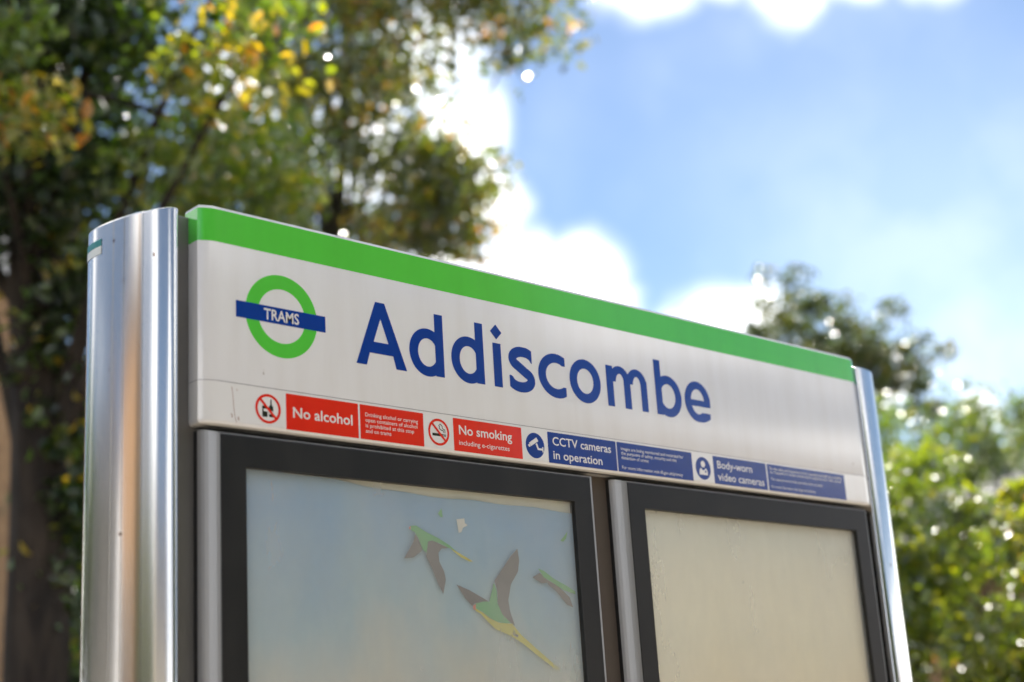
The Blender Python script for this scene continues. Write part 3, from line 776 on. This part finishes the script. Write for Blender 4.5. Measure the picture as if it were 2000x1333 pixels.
def leaves_mesh(name, pos, size, mat, tone, droop=0.0):
    """one folded six-cornered leaf per point"""
    n = len(pos)
    ax = rng.normal(size=(n, 3)); ax[:, 2] -= droop; ax /= np.linalg.norm(ax, axis=1)[:, None]
    nr = rng.normal(size=(n, 3)); nr[:, 2] += 1.5
    sd = np.cross(ax, nr); sd /= np.linalg.norm(sd, axis=1)[:, None] + 1e-9
    up = np.cross(sd, ax)
    L = size[:, None]
    def pt(a, s, u): return pos + ax * L * a + sd * L * s + up * L * u
    V = np.stack([pt(-.5, 0, 0), pt(-.15, -.28, .10), pt(.2, -.23, .06), pt(.5, 0, -.14), pt(.2, .23, .06), pt(-.15, .28, .10)], 1).reshape(-1, 3)
    base = (np.arange(n) * 6)[:, None]
    Fq = np.concatenate([base + np.array([[0, 3, 2, 1]]), base + np.array([[0, 5, 4, 3]])], 1).reshape(-1, 4)
    me = bpy.data.meshes.new(name)
    me.vertices.add(len(V)); me.vertices.foreach_set('co', V.astype(np.float32).ravel())
    me.loops.add(Fq.size); me.loops.foreach_set('vertex_index', Fq.astype(np.int32).ravel())
    me.polygons.add(len(Fq)); me.polygons.foreach_set('loop_start', np.arange(0, Fq.size, 4, dtype=np.int32))
    me.polygons.foreach_set('use_smooth', [True] * len(Fq))
    me.update(calc_edges=True)
    at = me.attributes.new('tone', 'FLOAT', 'POINT'); at.data.foreach_set('value', np.repeat(tone, 6).astype(np.float32))
    me.materials.append(mat)
    return me
def in_poly(pts, x, y):
    c = False; j = len(pts) - 1
    for i in range(len(pts)):
        xi, yi = pts[i]; xj, yj = pts[j]
        if (yi > y) != (yj > y) and x < (xj - xi) * (y - yi) / (yj - yi) + xi: c = not c
        j = i
    return c
def sample_region(pts, n, d0, d1):
    xs = [p[0] for p in pts]; ys = [p[1] for p in pts]; out = []
    while len(out) < n:
        x, y = random.uniform(min(xs), max(xs)), random.uniform(min(ys), max(ys))
        if in_poly(pts, x, y): out.append(P(x, y, random.uniform(d0, d1)))
    return out
CT = []
def clump_leaves(centres, r, per, flat=.7):
    out = []; CT.clear()
    for c in centres:
        k = int(per * random.uniform(.6, 1.4)); rr = r * random.uniform(.6, 1.35)
        d = rng.normal(size=(k, 3)); d /= np.linalg.norm(d, axis=1)[:, None]
        rad = rr * rng.random(k) ** .45
        q = d * rad[:, None]; q[:, 2] *= flat
        out.append(np.array(c)[None] + q); CT.append(np.full(k, random.gauss(0, 1)))
    return np.concatenate(out)
def tube(path, radii, seg=10, wob=0.0):
    v, f = [], []
    n = len(path)
    for i, p in enumerate(path):
        a, b = path[max(0, i - 1)], path[min(n - 1, i + 1)]
        t = (Vector(b) - Vector(a)).normalized()
        s = t.cross(Vector((.3, 1, .12))).normalized(); u = t.cross(s)
        for k in range(seg):
            ang = 2 * math.pi * k / seg
            r = radii[i] * (1 + wob * (math.sin(3 * ang + i * .35) * .5 + math.sin(7 * ang - i * .6) * .35 + random.uniform(-.4, .4)))
            v.append(Vector(p) + (s * math.cos(ang) + u * math.sin(ang)) * r)
    for i in range(n - 1):
        for k in range(seg):
            k2 = (k + 1) % seg; f.append((i * seg + k, i * seg + k2, (i + 1) * seg + k2, (i + 1) * seg + k))
    f.append(tuple(reversed(range(seg)))); f.append(tuple(range((n - 1) * seg, n * seg)))
    return v, f
def bez(a, b, c, n=10):
    a, b, c = Vector(a), Vector(b), Vector(c)
    return [a * (1 - t) ** 2 + b * 2 * t * (1 - t) + c * t * t for t in [k / n for k in range(n + 1)]]
def tree(name, label, base, topz_pt, rad, clumps, r, per, leaf, size, tonef, n_limbs, group=None, wob=.07, lean=None, droop=.3):
    """base on the ground, trunk to a fork, limbs to the clumps, crown of single leaves"""
    root = tag(empty(name, base), label, 'tree', group)
    inv = Vector(base)
    fork = Vector(topz_pt)
    n = 26
    path = [Vector(base).lerp(fork, k / n) + Vector((math.sin(k * .5) * rad * .12, math.cos(k * .4) * rad * .12, 0)) for k in range(n + 1)]
    radii = [rad * (1.35 - .35 * min(1, k / 4)) * (1 - .38 * k / n) for k in range(n + 1)]
    v, f = tube([p - inv for p in path], radii, 28, wob)
    mesh('trunk', v, f, M_bark, root, True)
    cs = sorted(clumps, key=lambda c: random.random())
    for c in cs[:n_limbs]:
        st = path[random.randint(int(n * .55), n)]
        mid = st.lerp(c, .5) + Vector((0, 0, (c - st).length * .16))
        pth = bez(st, mid, c, 8)
        L = (c - st).length
        v, f = tube([p - inv for p in pth], [max(.006, rad * .22 * (1 - .9 * k / 8) * min(1, L / 2.5)) for k in range(9)], 7, .06)
        mesh('limb', v, f, M_bark, root, True)
    pos = clump_leaves(clumps, r, per)
    tone = tonef(len(pos), pos)
    sz = size * (.65 + .7 * rng.random(len(pos)))
    me = leaves_mesh('crown', pos - np.array(inv)[None], sz, leaf, tone, droop)
    cr_ = link('crown', me, root); cr_['kind'] = 'stuff'
    return root
def tones(mean, sd): return lambda n, pos: np.clip(mean + sd * (.65 * np.concatenate(CT) + .8 * rng.normal(size=n)), 0, 1)

# near tree at the left
reg = [(-700, -900), (500, -900), (560, -100), (545, 60), (545, 200), (520, 330), (460, 415), (330, 420), (200, 400), (170, 480), (-20, 520), (-300, 420), (-900, 300)]
cA = sample_region(reg, 122, 6.6, 9.6)
cA += sample_region([(300, 280), (560, 240), (600, 430), (480, 450), (330, 430)], 26, 8.0, 10.5)
cShade = sample_region([(-500, -300), (300, -300), (290, 120), (220, 260), (180, 420), (-300, 480)], 150, 7.5, 10.5)  # clumps coloured dark to stand for the shaded inner crown
cShade += sample_region([(-600, -700), (150, -700), (220, -60), (220, 180), (170, 400), (-300, 440)], 220, 9.5, 12.5)
bA = P(100, 1333, 8.2); bA.z = -.25
tree('leaning_tree', 'large tree with thick dark trunk and yellowing backlit leaves left of the sign', bA, P(75, 100, 8.2), .205, cA, .36, 110, L_A, .078, tones(.50, .17), 22)
# farther tree behind the header
reg = [(470, -230), (900, -230), (1010, -150), (960, 20), (900, 60), (890, 150), (800, 190), (860, 290), (930, 340), (880, 400), (930, 470), (830, 500), (560, 520), (480, 300)]
cB = sample_region(reg, 140, 11.2, 14.0)
cB += sample_region([(820, 300), (940, 325), (900, 400), (945, 485), (820, 500)], 20, 11.5, 13)
cB += sample_region([(920, -120), (1030, -120), (1085, 70), (1010, 160), (960, 110), (940, 20)], 14, 12, 13)
bB = P(640, 1000, 13.0); bB.z = -.25
tree('olive_tree', 'tall brownish olive tree behind the green band, its branch reaching into the sky', bB, P(650, 470, 13.0), .16, cB, .42, 80, L_B, .09, tones(.45, .25), 22)
# tree top over the right end
cC = []
for (tx, ty) in ((1465, 640), (1500, 560), (1555, 555), (1600, 585), (1650, 600), (1690, 640), (1740, 605), (1720, 680), (1790, 660), (1840, 690), (1780, 735), (1530, 640)):
    for k in range(1, 7):
        q_ = .28 + .72 * k / 6
        cC.append(P(1640 + (tx - 1640) * q_ + random.gauss(0, 9), 780 + (ty - 780) * q_ + random.gauss(0, 9), random.uniform(16.2, 17.8)))
cC += sample_region([(1480, 720), (1700, 720), (1830, 760), (1830, 1000), (1480, 1000)], 46, 16, 18)
bC = P(1620, 1100, 17); bC.z = -.25
tree('sparse_tree', 'sparse dusky tree rising above the right end of the sign', bC, P(1620, 760, 17), .14, cC, .21, 62, L_C, .085, tones(.5, .25), 30)
# mid green trees beyond the hedge
cD = sample_region([(1690, 800), (1760, 750), (1830, 800), (1890, 770), (1960, 790), (1990, 745), (2060, 770), (2400, 800), (2400, 1150), (1690, 1100)], 105, 13, 16)
bD = P(1850, 1333, 14.5); bD.z = -.25
tree('bushy_tree', 'low bushy green tree between the hedge and the slate roof', bD, P(1860, 1050, 14.5), .12, cD, .34, 95, L_D, .08, tones(.5, .25), 24)

# dark tree at the far right
cF = sample_region([(1850, 850), (1930, 815), (2010, 835), (2090, 800), (2400, 820), (2400, 1150), (1850, 1100)], 90, 17.5, 20)
bF = P(2060, 1333, 18.5); bF.z = -.25
tree('dark_tree', 'dark blue green tree behind the bushes at the right edge', bF, P(2060, 1050, 18.5), .14, cF, .42, 95, L_L, .09, tones(.4, .28), 12)

# hedge
hedge = tag(empty('hedge', P(1900, 1333, 8.0) * 1.0), 'tall glossy green hedge beside the right end post', 'hedge')
hb = Vector((hedge.location.x, hedge.location.y, -.25)); hedge.location = hb
cE = sample_region([(1500, 980), (1720, 930), (1800, 900), (1880, 925), (1960, 930), (2040, 950), (2500, 960), (2500, 1700), (1500, 1700)], 270, 7.2, 9.2)
pos = clump_leaves(cE, .23, 115)
me = leaves_mesh('foliage', pos - np.array(hb)[None], .068 * (.65 + .7 * rng.random(len(pos))), L_E, tones(.46, .20)(len(pos), pos), .1)
link('foliage', me, hedge)['kind'] = 'stuff'
for k in range(9):
    a = P(1560 + 100 * k, 1400, 8.7); a.z = -.25; c = P(1570 + 100 * k, 1010, 8.6)
    v, f = tube([p - hb for p in bez(a, (a + c) * .5 + Vector((.1, .05, 0)), c, 8)], [.035 * (1 - .07 * i) for i in range(9)], 7, .05)
    mesh('stem', v, f, M_bark, hedge, True)

# dark laurel behind the trunk
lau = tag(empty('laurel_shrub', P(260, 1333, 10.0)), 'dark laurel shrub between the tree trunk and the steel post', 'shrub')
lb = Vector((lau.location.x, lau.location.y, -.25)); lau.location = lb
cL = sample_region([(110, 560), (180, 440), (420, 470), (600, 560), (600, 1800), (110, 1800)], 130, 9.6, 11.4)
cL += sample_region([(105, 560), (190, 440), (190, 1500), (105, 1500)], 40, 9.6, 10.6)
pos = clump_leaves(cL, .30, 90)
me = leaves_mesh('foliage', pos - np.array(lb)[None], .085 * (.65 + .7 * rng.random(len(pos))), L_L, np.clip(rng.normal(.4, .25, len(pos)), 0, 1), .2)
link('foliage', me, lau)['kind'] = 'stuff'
for k in range(5):
    a = P(140 + 90 * k, 1500, 10.4); a.z = -.25; c = P(150 + 90 * k, 620, 10.4)
    v, f = tube([p - lb for p in bez(a, (a + c) * .5 + Vector((.12, 0, 0)), c, 8)], [.045 * (1 - .08 * i) for i in range(9)], 8, .05)
    mesh('stem', v, f, M_bark, lau, True)

# ivy on the trunk, and dark leaves painted as shade in the crown
ivy = tag(empty('ivy_and_crown_shade', bA), 'ivy climbing the trunk, with dark leaves painted as shade in the crown at the left', 'ivy')
pos = clump_leaves(cShade, .38, 105)
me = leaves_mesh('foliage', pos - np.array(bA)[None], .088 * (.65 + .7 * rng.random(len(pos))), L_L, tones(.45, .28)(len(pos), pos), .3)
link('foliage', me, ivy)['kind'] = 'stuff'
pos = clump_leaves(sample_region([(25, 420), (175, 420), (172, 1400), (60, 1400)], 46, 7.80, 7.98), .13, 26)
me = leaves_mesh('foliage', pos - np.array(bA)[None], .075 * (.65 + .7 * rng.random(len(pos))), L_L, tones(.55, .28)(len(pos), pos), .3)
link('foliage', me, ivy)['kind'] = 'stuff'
lm = []
for k in range(6):
    lm.append(leaves_mesh('ivy_leaf', np.zeros((1, 3)), np.array([.085]), L_I, np.array([.15 + .16 * k])))
def ivy_stem(pxs):
    pts = [P(x, y, d) - bA for x, y, d in pxs]
    v, f = tube(pts, [.010] * len(pts), 6, .05); mesh('stem', v, f, M_bark, ivy, True)
stem1 = [(60 + 18 * math.sin(k * .9), 1420 - 62 * k, 7.90) for k in range(17)]
stem2 = [(150 + 14 * math.sin(k * .7 + 1), 1420 - 62 * k, 7.92) for k in range(17)]
ivy_stem(stem1); ivy_stem(stem2)
for k in range(190):
    s = random.choice((stem1, stem2)); x, y, d = random.choice(s)
    p = P(x + random.gauss(0, 26), y + random.uniform(-40, 40), 7.86 + random.uniform(-.16, .04)) - bA
    o = link('leaf', random.choice(lm), ivy, p); o.rotation_euler = (random.uniform(0, 6.3), random.uniform(0, 6.3), random.uniform(0, 6.3))
    s_ = random.uniform(.6, 1.15); o.scale = (s_, s_, s_)

# ------------------------------------------------------------------ buildings
M_brick = principled('buff_brick', (.42, .27, .15), .85); vary(M_brick, (.46, .28, .14), (.29, .165, .085), 9, 3)
M_mortar = principled('mortar', (.42, .36, .28), .95)
M_slate = principled('dark_slate', (.05, .05, .055), .6); vary(M_slate, (.065, .065, .07), (.035, .035, .04), 5, 5)
M_paint = principled('white_paint', (.75, .75, .73), .45)
M_pane = principled('window_glass', (.03, .04, .05), .05, 0, **{'IOR': 1.5})
M_unseen_render = principled('unseen_cream_render', (.70, .62, .50), .85); vary(M_unseen_render, (.72, .64, .52), (.60, .53, .43), 2, 6)
def house(name, label, origin, rotz, W, D, H, RH, wallmat, bricks=None, windows=True):
    root = tag(empty(name, origin), label, 'house'); root.rotation_euler = (0, 0, rotz)
    wall = box('wall', -W / 2, W / 2, 0, D, 0, H, wallmat, root)
    e = .35
    v = [(-W / 2 - e, -e, H), (W / 2 + e, -e, H), (W / 2 + e, D + e, H), (-W / 2 - e, D + e, H), (-W / 2 - e, D / 2, H + RH), (W / 2 + e, D / 2, H + RH)]
    v += [(x, y, z + .12) for x, y, z in v]
    f = [(6, 7, 11, 10), (8, 9, 10, 11), (0, 4, 5, 1), (2, 5, 4, 3), (0, 1, 7, 6), (2, 3, 9, 8), (1, 5, 11, 7), (5, 2, 8, 11), (3, 4, 10, 9), (4, 0, 6, 10)]
    roof = mesh('roof', v, f, M_slate, root)
    bevel_box('chimney', -W * .3, -W * .3 + .9, D / 2 - .3, D / 2 + .3, H + RH * .55, H + RH + 1.1, M_brick, roof, .02)
    box('gutter', -W / 2 - e, W / 2 + e, -e - .13, -e - .01, H - .02, H + .10, M_paint, root)
    mesh('gable_wall', [(-W / 2, 0, H), (-W / 2, D, H), (-W / 2, D / 2, H + RH - .06)], [(0, 2, 1)], wallmat, root)
    mesh('gable_wall', [(W / 2, 0, H), (W / 2, D, H), (W / 2, D / 2, H + RH - .06)], [(0, 1, 2)], wallmat, root)
    if windows:
        nx = max(2, int(W / 3)); rows = [1.0, 3.7] if H > 4.5 else [1.0]
        for z in rows:
            for k in range(nx):
                x = -W / 2 + (k + .5) * W / nx
                w = box('window', x - .62, x + .62, -.035, .03, z, z + 1.35, M_paint, root)
                for s in (-1, 1):
                    box('pane', x + (.03 if s > 0 else -.55), x + (.55 if s > 0 else -.03), -.042, -.036, z + .08, z + 1.27, M_pane, w)
                bevel_box('sill', x - .72, x + .72, -.11, -.002, z - .09, z - .003, M_paint, w, .01)
    return root, wall
# buff brick house behind the left trunk
o_ = P(-600, 1200, 21); o_.z = -.25
hA, wA = house('brick_house', 'buff brick house glimpsed behind the trunk at the left edge', o_, math.radians(-28), 9, 8, 9.6, 2.6, M_mortar, windows=False)
allv, allf = [], []
zc = .01; row = 0
while zc < 9.5:
    off = .1125 if row % 2 else 0
    x = -4.5 + off
    while x < 4.4:
        v, f = box_data(x + .005, min(x + .22, 4.5), -.012 - rng.uniform(0, .004), .02, zc, zc + .065)
        allf += [tuple(k + len(allv) for k in q) for q in f]; allv += v; x += .225
    zc += .075; row += 1
tag(mesh('brick_courses', allv, allf, M_brick, hA), kind='stuff')
# slate roofed house at the right
o_ = P(2150, 1333, 24); o_.z = -.25
house('slate_house', 'slate roofed house showing between the trees at the right edge', o_, math.radians(-44), 11, 8, 4.6, 2.5, M_brick)
# unseen houses and trees, added for what the steel and the gloss mirror
house('unseen_terrace', 'unseen long brick house, its height set to cut the glare low on the header', (42, -22, -.25), math.radians(180), 34, 8, 7.6, 2.2, M_brick)
house('unseen_gable_house', 'unseen narrow brick house placed for the tan stripe in the left post', (-14.5, 7.0, -.25), math.radians(108), 4.2, 7, 8.5, 2.6, M_brick)
house('unseen_rendered_house', 'unseen rendered house added to dull the bright sky in the left post', (-10.4, 9.6, -.25), math.radians(48), 4.6, 7, 5.4, 2.0, M_unseen_render)
house('unseen_pale_house', 'unseen pale house placed for the light band in the left post', (-17, -6.5, -.25), math.radians(80), 9, 7, 5.6, 2.4, M_unseen_render)
def unseen_tree(label, x, y, h, r, nm):
    cl = [Vector((x, y, h * .62)) + Vector(rng.normal(size=3) * np.array([r * .5, r * .5, h * .17])) for _ in range(110)]
    tree(nm, label, Vector((x, y, -.25)), Vector((x, y, h * .55)),   .2, cl, .9, 44, L_D, .30, tones(.45, .25), 12)
unseen_tree('unseen broad tree across the tracks, placed to darken the header reflection', 7.0, -10.5, 8.5, 2.6, 'unseen_broad_tree')
scr = tag(empty('unseen_conifer_screen', (5.0, -14.0, -.25)), 'unseen dark conifer screen, added to keep bright sky off the header gloss', 'hedge')
nl = 26000  # unseen leaves packed densely to block sky from the header reflection
q = np.stack([rng.uniform(-11.5, 8.6, nl), rng.normal(0, .75, nl), rng.random(nl) ** .85], 1)
q[:, 2] *= 9.6 + .8 * np.sin(q[:, 0] * 1.7) + .5 * np.sin(q[:, 0] * 4.1)
me = leaves_mesh('foliage', q, .56 * (.6 + .8 * rng.random(nl)), L_C, np.clip(rng.normal(.3, .2, nl), 0, 1), .5)
link('foliage', me, scr)['kind'] = 'stuff'
for k in range(11):
    v, f = tube([Vector((-11 + 1.9 * k, 0, z)) for z in (0, 3, 6, 8.6)], [.14, .11, .07, .02], 8, .05)
    mesh('stem', v, f, M_bark, scr, True)
unseen_tree('unseen olive tree added to cover bright cloud mirrored in the left post', -3.6, 14.5, 6.6, 2.2, 'unseen_small_tree')
unseen_tree('unseen olive tree added beside the unseen rendered house to dull the left post', -7.6, 12.6, 6.4, 1.8, 'unseen_small_tree')
unseen_tree('unseen small tree placed for the olive stripe in the left post', -15.5, 1.2, 6.0, 2.0, 'unseen_small_tree')
